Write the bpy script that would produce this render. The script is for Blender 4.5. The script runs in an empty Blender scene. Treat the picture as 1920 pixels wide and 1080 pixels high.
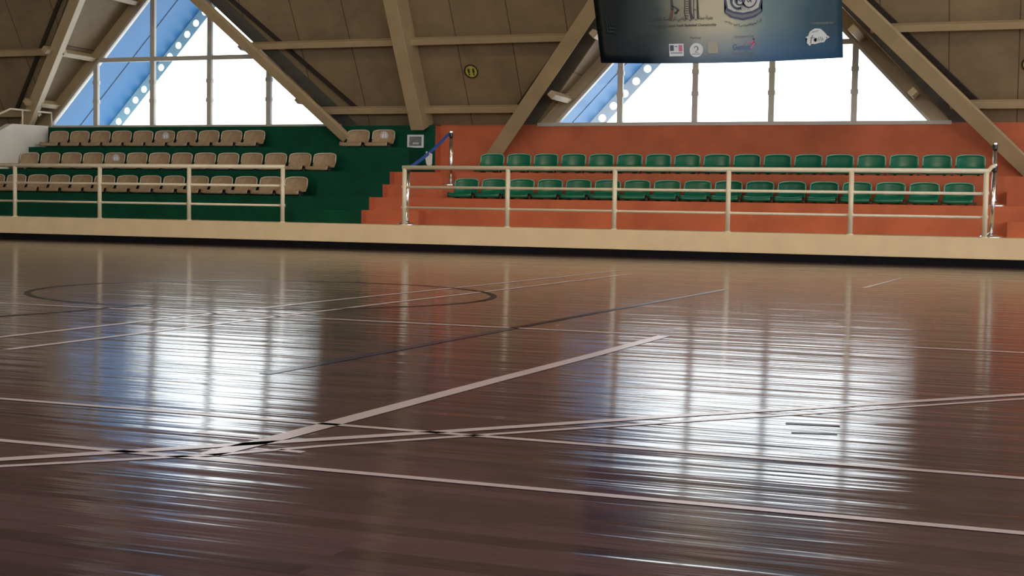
import bpy, bmesh, math, random
from mathutils import Vector, Matrix

random.seed(7)
S = bpy.context.scene
COL = S.collection
R = math.radians

# ------------------------------------------------------------------ camera
cam_d = bpy.data.cameras.new('camera')
cam = bpy.data.objects.new('camera', cam_d)
COL.objects.link(cam)
S.camera = cam
F_PX = 2592.3
cam_d.sensor_width = 36.0
cam_d.lens = F_PX / 1920.0 * 36.0
cam_d.clip_end = 300
rt = Vector((0.93801374, 0.34614899, 0.01763814))
up = Vector((-0.0356514, 0.04574054, 0.99831697))
fw = Vector((-0.34475963, 0.93706386, -0.05524595))
m = Matrix((rt, up, -fw)).transposed().to_4x4()
m.translation = Vector((0, 0, 0.677))
cam.matrix_world = m

# ------------------------------------------------------------------ daylight and exposure
world = bpy.data.worlds.new('daylight')
S.world = world
world.use_nodes = True
bg = world.node_tree.nodes['Background']
bg.inputs['Color'].default_value = (0.93, 0.97, 1.0, 1)
bg.inputs['Strength'].default_value = 1.8
S.view_settings.view_transform = 'Standard'
S.view_settings.look = 'None'
S.view_settings.gamma = 1.0
S.view_settings.use_curve_mapping = False
S.view_settings.exposure = 1.0
S.cycles.use_denoising = True
S.cycles.max_bounces = 8
S.cycles.diffuse_bounces = 4
S.cycles.glossy_bounces = 4
S.cycles.transparent_max_bounces = 12
S.cycles.sample_clamp_indirect = 6.0


# ------------------------------------------------------------------ materials
def lin(c):
    return tuple(((v / 255) / 12.92 if v / 255 <= 0.04045 else ((v / 255 + 0.055) / 1.055) ** 2.4) for v in c)


def mat(name, rgb, rough=0.6, metal=0.0, var=0.12, scale=6.0, bump=0.0, bscale=60.0, spec=0.5, coat=0.0):
    """procedural surface: base colour broken up by noise, optional fine bump"""
    mt = bpy.data.materials.new(name)
    mt.use_nodes = True
    nt = mt.node_tree
    b = nt.nodes['Principled BSDF']
    b.inputs['Roughness'].default_value = rough
    b.inputs['Metallic'].default_value = metal
    b.inputs['Specular IOR Level'].default_value = spec
    b.inputs['Coat Weight'].default_value = coat
    tc = nt.nodes.new('ShaderNodeTexCoord')
    if var > 0:
        n = nt.nodes.new('ShaderNodeTexNoise')
        n.inputs['Scale'].default_value = scale
        n.inputs['Detail'].default_value = 5
        nt.links.new(tc.outputs['Object'], n.inputs['Vector'])
        r = nt.nodes.new('ShaderNodeValToRGB')
        r.color_ramp.elements[0].position = 0.3
        r.color_ramp.elements[1].position = 0.7
        r.color_ramp.elements[0].color = (*[max(0, v * (1 - var)) for v in rgb], 1)
        r.color_ramp.elements[1].color = (*[min(1, v * (1 + var)) for v in rgb], 1)
        nt.links.new(n.outputs['Fac'], r.inputs['Fac'])
        nt.links.new(r.outputs['Color'], b.inputs['Base Color'])
    else:
        b.inputs['Base Color'].default_value = (*rgb, 1)
    if bump > 0:
        n2 = nt.nodes.new('ShaderNodeTexNoise')
        n2.inputs['Scale'].default_value = bscale
        n2.inputs['Detail'].default_value = 4
        nt.links.new(tc.outputs['Object'], n2.inputs['Vector'])
        bp = nt.nodes.new('ShaderNodeBump')
        bp.inputs['Strength'].default_value = bump
        bp.inputs['Distance'].default_value = 0.01
        nt.links.new(n2.outputs['Fac'], bp.inputs['Height'])
        nt.links.new(bp.outputs['Normal'], b.inputs['Normal'])
    return mt


M = {}
M['cream'] = mat('cream_wall_paint', (0.76, 0.58, 0.35), 0.7, var=0.05, scale=3, bump=0.2)
M['black'] = mat('black_kickboard', (0.006, 0.006, 0.007), 0.8, var=0.2, spec=0.1)
M['green'] = mat('dark_green_paint', (0.001, 0.058, 0.030), 0.65, var=0.18, scale=2.5, bump=0.2, spec=0.15)
M['orange'] = mat('orange_paint', (0.49, 0.130, 0.060), 0.7, var=0.14, scale=2.2, bump=0.2, spec=0.2)
M['white'] = mat('white_plaster', (0.72, 0.68, 0.60), 0.75, var=0.05, scale=3, bump=0.2)
M['seat_beige'] = mat('beige_seat_plastic', (0.36, 0.25, 0.15), 0.5, var=0.20, scale=16, bump=0.15)
M['seat_green'] = mat('green_seat_plastic', (0.0, 0.13, 0.07), 0.33, var=0.1, scale=9)
M['dark_metal'] = mat('dark_bracket_steel', (0.02, 0.02, 0.02), 0.5, var=0.2)
M['rail'] = mat('cream_rail_enamel', (0.74, 0.65, 0.48), 0.35, var=0.05, scale=5)
M['beam'] = mat('beige_beam_paint', (0.40, 0.30, 0.17), 0.5, var=0.10, scale=2.0, bump=0.1)
M['frame'] = mat('window_frame_paint', (0.46, 0.42, 0.37), 0.5, var=0.06, scale=5)
M['chrome'] = mat('brushed_chrome', (0.85, 0.84, 0.82), 0.22, metal=1.0, var=0.04, scale=20)
M['plastic_black'] = mat('black_plastic', (0.015, 0.015, 0.017), 0.4, var=0.1)
M['belt'] = mat('blue_belt_webbing', (0.015, 0.08, 0.33), 0.7, var=0.1, scale=50)
M['paper'] = mat('white_paper', (0.85, 0.85, 0.86), 0.8, var=0.02)
M['blue'] = mat('blue_soffit_panel', (0.009, 0.095, 0.235), 0.55, var=0.05, scale=1.5)
M['glare_blue'] = mat('glare_paled_perforated_steel', (0.50, 0.72, 0.80), 0.5, var=0.05)  # blue steel with glare painted in, paler than the soffit
M['line_white'] = mat('white_court_line_paint', (0.50, 0.44, 0.50), 0.2, var=0.05, scale=3)
M['line_dark'] = mat('dark_court_line_paint', (0.006, 0.006, 0.010), 0.3, var=0.1, scale=3, spec=0.2)
M['line_blue'] = mat('blue_court_line_paint', (0.015, 0.026, 0.08), 0.18, var=0.1, scale=3, spec=0.4)
M['sign_yellow'] = mat('yellow_sign_vinyl', (0.42, 0.40, 0.07), 0.5, var=0.05)
M['sign_dark'] = mat('dark_sign_ink', (0.03, 0.02, 0.012), 0.5, var=0.05)
M['alu'] = mat('aluminium_picture_frame', (0.55, 0.56, 0.56), 0.35, metal=0.3, var=0.05)
M['photo'] = mat('grey_printed_photo', (0.10, 0.10, 0.11), 0.3, var=0.5, scale=18)
M['photo_pale'] = mat('pale_printed_patch', (0.45, 0.44, 0.34), 0.3, var=0.1, scale=18)
M['sticker'] = mat('round_sticker_vinyl', (0.50, 0.48, 0.52), 0.4, var=0.35, scale=60)
M['strip'] = mat('dark_roof_strip_steel', (0.028, 0.020, 0.016), 0.6, var=0.15)
M['valley_band'] = mat('dark_valley_band', (0.085, 0.082, 0.07), 0.6, var=0.15)
M['rope'] = mat('grey_rope', (0.25, 0.24, 0.22), 0.8, var=0.1)


def roof_material():
    mt = mat('brown_roof_panel', (0.30, 0.215, 0.12), 0.75, var=0.0, bump=0.12, bscale=25)
    nt = mt.node_tree
    b = nt.nodes['Principled BSDF']
    tc = nt.nodes.new('ShaderNodeTexCoord')
    sep = nt.nodes.new('ShaderNodeSeparateXYZ')
    nt.links.new(tc.outputs['Object'], sep.inputs[0])
    add = nt.nodes.new('ShaderNodeMath'); add.operation = 'ADD'; add.inputs[1].default_value = 10.04 + 1.0975 * 40
    nt.links.new(sep.outputs['X'], add.inputs[0])
    div = nt.nodes.new('ShaderNodeMath'); div.operation = 'DIVIDE'; div.inputs[1].default_value = 1.0975
    nt.links.new(add.outputs[0], div.inputs[0])
    fr = nt.nodes.new('ShaderNodeMath'); fr.operation = 'FRACT'
    nt.links.new(div.outputs[0], fr.inputs[0])
    gt = nt.nodes.new('ShaderNodeMath'); gt.operation = 'LESS_THAN'; gt.inputs[1].default_value = 0.018
    nt.links.new(fr.outputs[0], gt.inputs[0])
    n = nt.nodes.new('ShaderNodeTexNoise'); n.inputs['Scale'].default_value = 1.6; n.inputs['Detail'].default_value = 8
    n.inputs['Roughness'].default_value = 0.65
    nt.links.new(tc.outputs['Object'], n.inputs['Vector'])
    r = nt.nodes.new('ShaderNodeValToRGB')
    r.color_ramp.elements[0].position = 0.3; r.color_ramp.elements[1].position = 0.72
    r.color_ramp.elements[0].color = (0.185, 0.128, 0.068, 1)
    r.color_ramp.elements[1].color = (0.28, 0.20, 0.110, 1)
    nt.links.new(n.outputs['Fac'], r.inputs['Fac'])
    mx = nt.nodes.new('ShaderNodeMixRGB')
    mx.inputs['Color2'].default_value = (0.09, 0.06, 0.035, 1)
    nt.links.new(gt.outputs[0], mx.inputs['Fac'])
    nt.links.new(r.outputs['Color'], mx.inputs['Color1'])
    nt.links.new(mx.outputs['Color'], b.inputs['Base Color'])
    return mt


M['roof'] = roof_material()


def floor_material():
    """varnished narrow hardwood boards running along X, slightly cupped so reflections smear towards the viewer"""
    mt = bpy.data.materials.new('varnished_hardwood_boards')
    mt.use_nodes = True
    nt = mt.node_tree
    N, L = nt.nodes, nt.links
    b = N['Principled BSDF']
    tc = N.new('ShaderNodeTexCoord')
    sep = N.new('ShaderNodeSeparateXYZ')
    L.new(tc.outputs['Object'], sep.inputs[0])

    def math_(op, a, c=None):
        n = N.new('ShaderNodeMath'); n.operation = op
        for i, v in enumerate((a, c)):
            if v is None:
                continue
            if isinstance(v, (int, float)):
                n.inputs[i].default_value = v
            else:
                L.new(v, n.inputs[i])
        return n.outputs[0]
    row = math_('DIVIDE', sep.outputs['Y'], 0.072)
    rowi = math_('FLOOR', row)
    wn = N.new('ShaderNodeTexWhiteNoise'); wn.noise_dimensions = '1D'
    L.new(rowi, wn.inputs['W'])
    xs = math_('ADD', math_('DIVIDE', sep.outputs['X'], 1.3), math_('MULTIPLY', wn.outputs['Value'], 7.3))
    xi = math_('FLOOR', xs)
    cmb = N.new('ShaderNodeCombineXYZ')
    L.new(rowi, cmb.inputs[0]); L.new(xi, cmb.inputs[1])
    wn2 = N.new('ShaderNodeTexWhiteNoise'); wn2.noise_dimensions = '3D'
    L.new(cmb.outputs[0], wn2.inputs['Vector'])
    ramp = N.new('ShaderNodeValToRGB')
    e = ramp.color_ramp.elements
    e[0].position = 0.0; e[0].color = FLOOR_DARK
    e[1].position = 1.0; e[1].color = FLOOR_LIGHT
    L.new(wn2.outputs['Value'], ramp.inputs['Fac'])
    # grain
    mp = N.new('ShaderNodeMapping'); mp.inputs['Scale'].default_value = (1.2, 34, 1)
    L.new(tc.outputs['Object'], mp.inputs['Vector'])
    gr = N.new('ShaderNodeTexNoise'); gr.inputs['Scale'].default_value = 3; gr.inputs['Detail'].default_value = 7
    L.new(mp.outputs[0], gr.inputs['Vector'])
    mx = N.new('ShaderNodeMixRGB'); mx.blend_type = 'MULTIPLY'; mx.inputs['Fac'].default_value = 0.6
    gr2 = N.new('ShaderNodeValToRGB')
    gr2.color_ramp.elements[0].position = 0.3; gr2.color_ramp.elements[0].color = (0.45, 0.45, 0.45, 1)
    gr2.color_ramp.elements[1].position = 0.65; gr2.color_ramp.elements[1].color = (1, 1, 1, 1)
    L.new(gr.outputs['Fac'], gr2.inputs['Fac'])
    L.new(ramp.outputs['Color'], mx.inputs['Color1']); L.new(gr2.outputs['Color'], mx.inputs['Color2'])
    # joints between boards
    fr = math_('FRACT', row)
    j = math_('LESS_THAN', fr, 0.05)
    mj = N.new('ShaderNodeMixRGB'); mj.inputs['Color2'].default_value = (0.02, 0.012, 0.012, 1)
    L.new(math_('MULTIPLY', j, 0.6), mj.inputs['Fac']); L.new(mx.outputs['Color'], mj.inputs['Color1'])
    L.new(mj.outputs['Color'], b.inputs['Base Color'])
    # waviness: each board lies at its own slight tilt, long ripples across the boards
    mp2 = N.new('ShaderNodeMapping'); mp2.inputs['Scale'].default_value = (0.55, 9.0, 1)
    L.new(tc.outputs['Object'], mp2.inputs['Vector'])
    w1 = N.new('ShaderNodeTexNoise'); w1.inputs['Scale'].default_value = 1.0; w1.inputs['Detail'].default_value = 3
    L.new(mp2.outputs[0], w1.inputs['Vector'])
    tilt = math_('MULTIPLY', math_('SUBTRACT', wn2.outputs['Value'], 0.5), fr)
    h = math_('ADD', math_('MULTIPLY', w1.outputs['Fac'], FLOOR_WAVE), math_('MULTIPLY', tilt, FLOOR_TILT))
    bp = N.new('ShaderNodeBump'); bp.inputs['Strength'].default_value = 1.0; bp.inputs['Distance'].default_value = 1.0
    L.new(h, bp.inputs['Height'])
    L.new(bp.outputs['Normal'], b.inputs['Normal'])
    b.inputs['Roughness'].default_value = FLOOR_ROUGH
    b.inputs['Specular IOR Level'].default_value = 0.6
    return mt, bp


FLOOR_DARK = (0.050, 0.027, 0.042, 1)
FLOOR_LIGHT = (0.100, 0.054, 0.078, 1)
FLOOR_WAVE = 0.0048
FLOOR_TILT = 0.0010
FLOOR_ROUGH = 0.11
M['floor'], _ = floor_material()


def glass_material():
    mt = bpy.data.materials.new('window_glass')
    mt.use_nodes = True
    nt = mt.node_tree
    nt.nodes.remove(nt.nodes['Principled BSDF'])
    out = nt.nodes['Material Output']
    tr = nt.nodes.new('ShaderNodeBsdfTransparent'); tr.inputs['Color'].default_value = (0.96, 0.98, 0.98, 1)
    gl = nt.nodes.new('ShaderNodeBsdfGlossy'); gl.inputs['Roughness'].default_value = 0.0
    fz = nt.nodes.new('ShaderNodeFresnel'); fz.inputs['IOR'].default_value = 1.2
    mx = nt.nodes.new('ShaderNodeMixShader')
    nt.links.new(fz.outputs[0], mx.inputs[0]); nt.links.new(tr.outputs[0], mx.inputs[1]); nt.links.new(gl.outputs[0], mx.inputs[2])
    nt.links.new(mx.outputs[0], out.inputs['Surface'])
    return mt


M['glass'] = glass_material()


# ------------------------------------------------------------------ mesh helpers
def add_box(bm, x0, x1, y0, y1, z0, z1):
    vs = [bm.verts.new((x, y, z)) for z in (z0, z1) for y in (y0, y1) for x in (x0, x1)]
    fs = []
    for f in ((0, 2, 3, 1), (4, 5, 7, 6), (0, 1, 5, 4), (2, 6, 7, 3), (0, 4, 6, 2), (1, 3, 7, 5)):
        fs.append(bm.faces.new([vs[i] for i in f]))
    return fs


def add_bar(bm, p0, p1, w, h, upv):
    """box bar from p0 to p1; w across, h along upv"""
    p0, p1, upv = Vector(p0), Vector(p1), Vector(upv)
    d = (p1 - p0).normalized()
    s = d.cross(upv).normalized()
    u = s.cross(d).normalized()
    vs = []
    for p in (p0, p1):
        for a, c in ((-1, -1), (1, -1), (1, 1), (-1, 1)):
            vs.append(bm.verts.new(p + s * (a * w / 2) + u * (c * h / 2)))
    for f in ((3, 2, 1, 0), (4, 5, 6, 7), (0, 1, 5, 4), (1, 2, 6, 5), (2, 3, 7, 6), (3, 0, 4, 7)):
        bm.faces.new([vs[i] for i in f])


def add_tube(bm, pts, r, seg=14, caps=True):
    pts = [Vector(p) for p in pts]
    rings = []
    for i, p in enumerate(pts):
        if i == 0:
            d = pts[1] - p
        elif i == len(pts) - 1:
            d = p - pts[i - 1]
        else:
            d = (pts[i + 1] - p).normalized() + (p - pts[i - 1]).normalized()
        d.normalize()
        ref = Vector((0, 0, 1)) if abs(d.z) < 0.9 else Vector((0, 1, 0))
        a = d.cross(ref).normalized()
        b = d.cross(a).normalized()
        rr = r[i] if isinstance(r, (list, tuple)) else r
        rings.append([bm.verts.new(p + a * (rr * math.cos(2 * math.pi * k / seg)) + b * (rr * math.sin(2 * math.pi * k / seg))) for k in range(seg)])
    for i in range(len(rings) - 1):
        for k in range(seg):
            bm.faces.new([rings[i][k], rings[i][(k + 1) % seg], rings[i + 1][(k + 1) % seg], rings[i + 1][k]])
    if caps:
        bm.faces.new(rings[0][::-1]); bm.faces.new(rings[-1])


def add_lathe(bm, c, prof, seg=28):
    """prof: list of (radius, z)"""
    c = Vector(c)
    rings = []
    for r_, z in prof:
        if r_ < 1e-5:
            rings.append([bm.verts.new(c + Vector((0, 0, z)))])
        else:
            rings.append([bm.verts.new(c + Vector((r_ * math.cos(2 * math.pi * k / seg), r_ * math.sin(2 * math.pi * k / seg), z))) for k in range(seg)])
    for a, b in zip(rings, rings[1:]):
        if len(a) == 1 and len(b) == 1:
            continue
        for k in range(seg):
            k2 = (k + 1) % seg
            if len(a) == 1:
                bm.faces.new([a[0], b[k2], b[k]])
            elif len(b) == 1:
                bm.faces.new([a[k], a[k2], b[0]])
            else:
                bm.faces.new([a[k], a[k2], b[k2], b[k]])


def add_prism(bm, poly, ext):
    """poly: 3D points of a flat outline; ext: extrusion vector"""
    ext = Vector(ext)
    a = [bm.verts.new(p) for p in poly]
    b = [bm.verts.new(Vector(p) + ext) for p in poly]
    bm.faces.new(a)
    bm.faces.new(b[::-1])
    n = len(a)
    for i in range(n):
        bm.faces.new([a[i], b[i], b[(i + 1) % n], a[(i + 1) % n]])


def new(name, bm, material, parent=None, smooth=False, bevel=0.0, tri=False):
    if tri:
        bmesh.ops.triangulate(bm, faces=[f for f in bm.faces if len(f.verts) > 4])
    bmesh.ops.recalc_face_normals(bm, faces=bm.faces)
    me = bpy.data.meshes.new(name)
    bm.to_mesh(me)
    bm.free()
    o = bpy.data.objects.new(name, me)
    COL.objects.link(o)
    for mm in (material if isinstance(material, (list, tuple)) else [material]):
        me.materials.append(M[mm])
    if smooth:
        for p in me.polygons:
            p.use_smooth = True
    if bevel:
        md = o.modifiers.new('bevel', 'BEVEL'); md.width = bevel; md.segments = 2; md.limit_method = 'ANGLE'
    if parent:
        o.parent = parent
    return o


def B():
    return bmesh.new()


def tag(o, label, cat, group=None):
    o['label'] = label; o['category'] = cat
    if group:
        o['group'] = group
    return o


def thing(name, label, cat, loc=(0, 0, 0), group=None):
    o = bpy.data.objects.new(name, None)
    COL.objects.link(o)
    o.empty_display_size = 0.1
    o.location = loc
    return tag(o, label, cat, group)


def struct(o):
    o['kind'] = 'structure'
    return o


ORD = ['first', 'second', 'third', 'fourth', 'fifth', 'sixth', 'seventh', 'eighth', 'ninth', 'tenth', 'eleventh', 'twelfth',
       'thirteenth', 'fourteenth', 'fifteenth', 'sixteenth', 'seventeenth']

# ------------------------------------------------------------------ levels
Y_WALL = 21.03      # face of the low wall under the stands
Z_DECK = 0.418
Z = [0.418, 0.655, 0.89, 1.13, 1.37, 1.61, 1.86]
Y_T1, Y_T2, Y_T3 = 22.30, 23.15, 24.00
Y_GW, Y_BW = 24.65, 24.90      # green back wall, orange back wall / window plane
Z_SILL = 2.33
X_L, X_R = -27.0, 13.0
Y_BACK = -9.0
XA = -10.95                    # green / orange border

# ------------------------------------------------------------------ floor
bm = B(); add_box(bm, X_L, X_R, Y_BACK, Y_WALL + 0.05, -0.2, 0.0)
floor = struct(new('floor', bm, 'floor'))


def ribbon(pts, w, material, z=0.0015):
    """flat painted line following pts on the floor"""
    bm = B()
    P = [Vector((x, y, z)) for x, y in pts]
    prev = None
    for i, p in enumerate(P):
        d = (P[min(i + 1, len(P) - 1)] - P[max(i - 1, 0)]).normalized()
        s = Vector((-d.y, d.x, 0)) * (w / 2)
        cur = (bm.verts.new(p + s), bm.verts.new(p - s))
        if prev:
            bm.faces.new([prev[0], prev[1], cur[1], cur[0]])
        prev = cur
    o = new('court_line', bm, material, floor)
    for p in o.data.polygons:
        if p.normal.z < 0:
            p.flip()
    return o


ribbon([(-9, 3.165), (6, 3.165)], 0.036, 'line_white')
ribbon([(-9, 3.845), (6, 3.845)], 0.035, 'line_white')
ribbon([(-9, 7.53), (8, 7.53)], 0.05, 'line_white')
ribbon([(-2.304, 3.53), (-2.062, 3.53)], 0.03, 'line_white')
ribbon([(-1.926, 3.37), (-1.847, 3.37)], 0.03, 'line_white')
ribbon([(-3.4, 2.05), (-2.85, 2.60), (-2.506, 2.927), (-2.323, 3.125), (-2.121, 3.346), (-1.862, 3.627), (-1.677, 3.828), (-1.363, 4.187),
        (-1.062, 4.534), (-0.58, 5.05), (0.029, 5.72), (0.7, 6.45)], 0.05, 'line_white')
ribbon([(-3.3, 2.03), (-2.44, 2.849), (-2.038, 3.235), (-1.832, 3.50), (-1.657, 3.70), (-1.339, 4.06), (-1.033, 4.40),
        (-0.6, 4.87), (0.029, 5.58), (0.7, 6.3)], 0.03, 'line_white')
ribbon([(-2.06, 3.22), (-2.03, 3.55), (-2.013, 3.92), (-1.96, 5.137), (-1.894, 6.353), (-1.85, 7.53)], 0.07, 'line_white')
ribbon([(-4.82, 5.0), (-4.79, 6.4), (-4.758, 8.947), (-4.578, 12.44), (-4.46, 15.88)], 0.05, 'line_white')
ribbon([(-4.37, 5.15), (-4.305, 8.112), (-4.283, 9.07), (-4.195, 11.404), (-4.1, 15.0)], 0.05, 'line_white')
ribbon([(-1.413, 13.675), (-1.263, 16.163)], 0.05, 'line_white')
ribbon([(-2.87, 4.9), (-2.839, 5.444), (-2.793, 6.567), (-2.75, 7.6)], 0.06, 'line_blue')
ribbon([(-2.75, 7.6), (-2.699, 8.904), (-2.522, 12.491)], 0.05, 'line_dark')
ribbon([(-5.70, 6.6), (-5.615, 7.013), (-5.588, 7.648), (-5.56, 8.0)], 0.05, 'line_dark')
ribbon([(-0.704, 4.531), (-0.533, 4.555)], 0.035, 'line_dark')
ribbon([(-0.657, 4.345), (-0.519, 4.371)], 0.02, 'line_dark')
ribbon([(-5.61 + 1.8 * math.cos(2 * math.pi * k / 96), 9.62 + 1.8 * math.sin(2 * math.pi * k / 96)) for k in range(97)], 0.05, 'line_dark')

# ------------------------------------------------------------------ low wall, stands, back walls
bm = B(); add_box(bm, X_L, X_R, Y_WALL, Y_WALL + 0.16, 0.11, Z_DECK)
struct(new('wall_front', bm, 'cream', bevel=0.006))
bm = B(); add_box(bm, X_L, X_R, Y_WALL + 0.02, Y_WALL + 0.16, 0.0, 0.11)
struct(new('baseboard_front', bm, 'black'))
bm = B(); add_box(bm, X_L, X_R, Y_WALL + 0.16, 25.0, 0.0, Z_DECK - 0.002)
struct(new('floor_deck', bm, 'cream'))

# green tiers: stepped section pushed along X, its right-hand end painted orange
prof = [(22.0, Z_DECK), (22.0, Z[1]), (Y_T1, Z[1]), (Y_T1, Z[2]), (22.85, Z[2]), (22.85, Z[3]), (Y_T2, Z[3]), (Y_T2, Z[4]),
        (24.0, Z[4]), (24.0, Z[6]), (Y_BW, Z[6]), (Y_BW, Z_DECK)]


def stepped(name, x0, x1, pr, mats, end_mat=None, end_top=9.0):
    """solid of stepped section; pr runs up the front: (y, z) riser foot, riser head, ... then down the back"""
    bm = B()
    zb = pr[0][1]
    n = len(pr)
    for i in range(n):
        (ya, za), (yb, zc) = pr[i], pr[(i + 1) % n]
        bm.faces.new([bm.verts.new(v) for v in ((x0, ya, za), (x1, ya, za), (x1, yb, zc), (x0, yb, zc))])
    caps = []
    for i in range(n - 1):
        (ya, za), (yb, zc) = pr[i], pr[i + 1]
        if yb > ya + 1e-6:
            cuts = [zb] + ([end_top] if zb < end_top < za - 1e-6 else []) + [za]
            for z_a, z_b in zip(cuts, cuts[1:]):
                for x in (x0, x1):
                    f = bm.faces.new([bm.verts.new(v) for v in ((x, ya, z_a), (x, yb, z_a), (x, yb, z_b), (x, ya, z_b))])
                    if end_mat and x == x1 and z_b <= end_top + 1e-6:
                        caps.append(f)
    bmesh.ops.remove_doubles(bm, verts=bm.verts, dist=1e-5)
    for f in caps:
        if f.is_valid:
            f.material_index = 1
    return new(name, bm, [mats, end_mat] if end_mat else mats)


# main green seating block: full tiers; aisle half steps on its right part
full = [(Y_T1, Z_DECK), (Y_T1, Z[2]), (Y_T2, Z[2]), (Y_T2, Z[4]), (Y_T3, Z[4]), (Y_T3, Z[6]), (Y_GW + 0.05, Z[6]), (Y_GW + 0.05, Z_DECK)]
struct(stepped('green_tier_floor', X_L, XA - 1.35, full, 'green'))
aisle_g = [(22.0, Z_DECK), (22.0, Z[1]), (Y_T1, Z[1]), (Y_T1, Z[2]), (22.85, Z[2]), (22.85, Z[3]), (Y_T2, Z[3]), (Y_T2, Z[4]),
           (Y_T3 + 0.0, Z[4]), (Y_T3, Z[6]), (Y_GW + 0.05, Z[6]), (Y_GW + 0.05, Z_DECK)]
struct(stepped('green_stair_floor', XA - 1.35, XA, aisle_g, 'green', 'orange', Z[4]))
# orange aisle stair and orange tiers
aisle_o = [(22.18, Z_DECK), (22.18, Z[1]), (22.48, Z[1]), (22.48, Z[2]), (23.03, Z[2]), (23.03, Z[3]), (23.35, Z[3]), (23.35, Z[4]), (Y_BW, Z[4]), (Y_BW, Z_DECK)]
struct(stepped('orange_stair_floor', XA, -9.93, aisle_o, 'orange', 'orange'))
orange = [(22.48, Z_DECK), (22.48, Z[2]), (23.30, Z[2]), (23.30, Z[4]), (Y_BW, Z[4]), (Y_BW, Z_DECK)]
struct(stepped('orange_tier_floor', -9.93, X_R, orange, 'orange'))
bm = B(); add_box(bm, -9.93, -9.50, 23.03, 23.32, Z[2] - 0.01, Z[3])
struct(new('floor_step', bm, 'orange', bevel=0.004))
for (x0, y0, z0, z1) in ((-0.22, 22.2, Z_DECK - 0.01, Z[1]), (-0.25, 23.02, Z[2] - 0.01, Z[3])):
    bm = B(); add_box(bm, x0, 1.1, y0, y0 + 0.3, z0, z1)
    struct(new('floor_step', bm, 'orange', bevel=0.004))

X_GC = -10.70
bm = B(); add_box(bm, X_L, X_GC, Y_GW, Y_BW + 0.15, Z_DECK, Z_SILL - 0.02)
add_box(bm, X_L, X_GC, Y_BW + 0.004, Y_BW + 0.15, Z_SILL - 0.02, Z_SILL + 0.03)
o = struct(new('wall_back_green', bm, 'green'))
o.data.materials.append(M['orange'])
for p in o.data.polygons:
    if p.normal.x > 0.9:
        p.material_index = 1
bm = B(); add_box(bm, X_GC, X_R, Y_BW, Y_BW + 0.15, Z_DECK, Z_SILL + 0.03)
struct(new('wall_back_orange', bm, 'orange'))

# ------------------------------------------------------------------ sloping roof with two gable openings
AL = R(60)
NRM = Vector((0, -math.sin(AL), -math.cos(AL)))       # towards the hall
UPS = Vector((0, -math.cos(AL), math.sin(AL)))        # up the slope
Z0 = Z_SILL
TAN = 1.06
W_V = 3.75


def rp(x, z, off=0.0):
    """point on the roof underside at height z, moved off metres into the hall"""
    return Vector((x, Y_BW - (z - Z0) / math.tan(AL), z)) + NRM * off


GABLES = [-16.6, -4.95]
Z_TOP = 9.2
ZA = Z0 + W_V * TAN
g1_, g2_ = GABLES
quads = [((X_L, Z0), (g1_ - W_V, Z0), (g1_, ZA), (X_L, ZA)),
         ((g1_ + W_V, Z0), (g2_ - W_V, Z0), (g2_, ZA), (g1_, ZA)),
         ((g2_ + W_V, Z0), (X_R, Z0), (X_R, ZA), (g2_, ZA)),
         ((X_L, ZA), (g1_, ZA), (g2_, ZA), (X_R, ZA), (X_R, Z_TOP), (X_L, Z_TOP))]
bm = B()
cache = {}


def rv(x, z, off):
    if (x, z, off) not in cache:
        cache[(x, z, off)] = bm.verts.new(rp(x, z, off))
    return cache[(x, z, off)]


for off in (0.0, -0.14):
    for q_ in quads:
        bm.faces.new([rv(x, z, off) for x, z in q_])
for e in [e for e in bm.edges if len(e.link_faces) == 1 and e.verts[0] in [cache[k] for k in cache if k[2] == 0.0]]:
    ka = [k for k in cache if cache[k] == e.verts[0]][0]; kb = [k for k in cache if cache[k] == e.verts[1]][0]
    bm.faces.new([cache[ka], cache[kb], cache[(kb[0], kb[1], -0.14)], cache[(ka[0], ka[1], -0.14)]])
struct(new('ceiling_slope', bm, 'roof', tri=True))
for xc in GABLES:
    bm = B()
    zt = Z0 + W_V * TAN
    yt = rp(xc, zt).y
    t = 0.12
    for s in (-1, 1):
        a = [Vector((xc + s * W_V, Y_BW, Z0)), Vector((xc, yt, zt)), Vector((xc, Y_BW + 0.02, zt)), Vector((xc + s * W_V, Y_BW + 0.02, Z0))]
        nrm = Vector((s * math.sin(math.atan(TAN)), 0, math.cos(math.atan(TAN)))) * t
        add_prism(bm, a, nrm)
    struct(new('ceiling_gable', bm, 'roof'))
bm = B(); add_box(bm, X_L, X_R, Y_BACK, rp(0, Z_TOP).y + 0.1, Z_TOP, Z_TOP + 0.15)
struct(new('ceiling', bm, 'roof'))
bm = B(); add_box(bm, X_L - 0.15, X_L, Y_BACK, 25.2, 0, Z_TOP)
struct(new('wall_left', bm, 'cream'))
bm = B()
add_box(bm, X_R, X_R + 0.2, Y_BACK, 25.2, 0, 1.0)
add_box(bm, X_R, X_R + 0.2, Y_BACK, 25.2, 8.6, Z_TOP)
for k in range(7):
    y = Y_BACK + k * 5.6
    add_box(bm, X_R, X_R + 0.2, y, y + 0.4, 1.0, 8.6)
struct(new('wall_right', bm, 'cream'))
# wall behind the camera with a long band of glazing
bm = B()
add_box(bm, X_L, X_R, Y_BACK - 0.2, Y_BACK, 0, 1.9)
add_box(bm, X_L, X_R, Y_BACK - 0.2, Y_BACK, 6.4, Z_TOP)
for k in range(8):
    x = X_L + k * 5.7
    add_box(bm, x - 0.2, x + 0.25, Y_BACK - 0.2, Y_BACK, 1.9, 6.4)
struct(new('wall_rear', bm, 'cream'))

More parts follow.
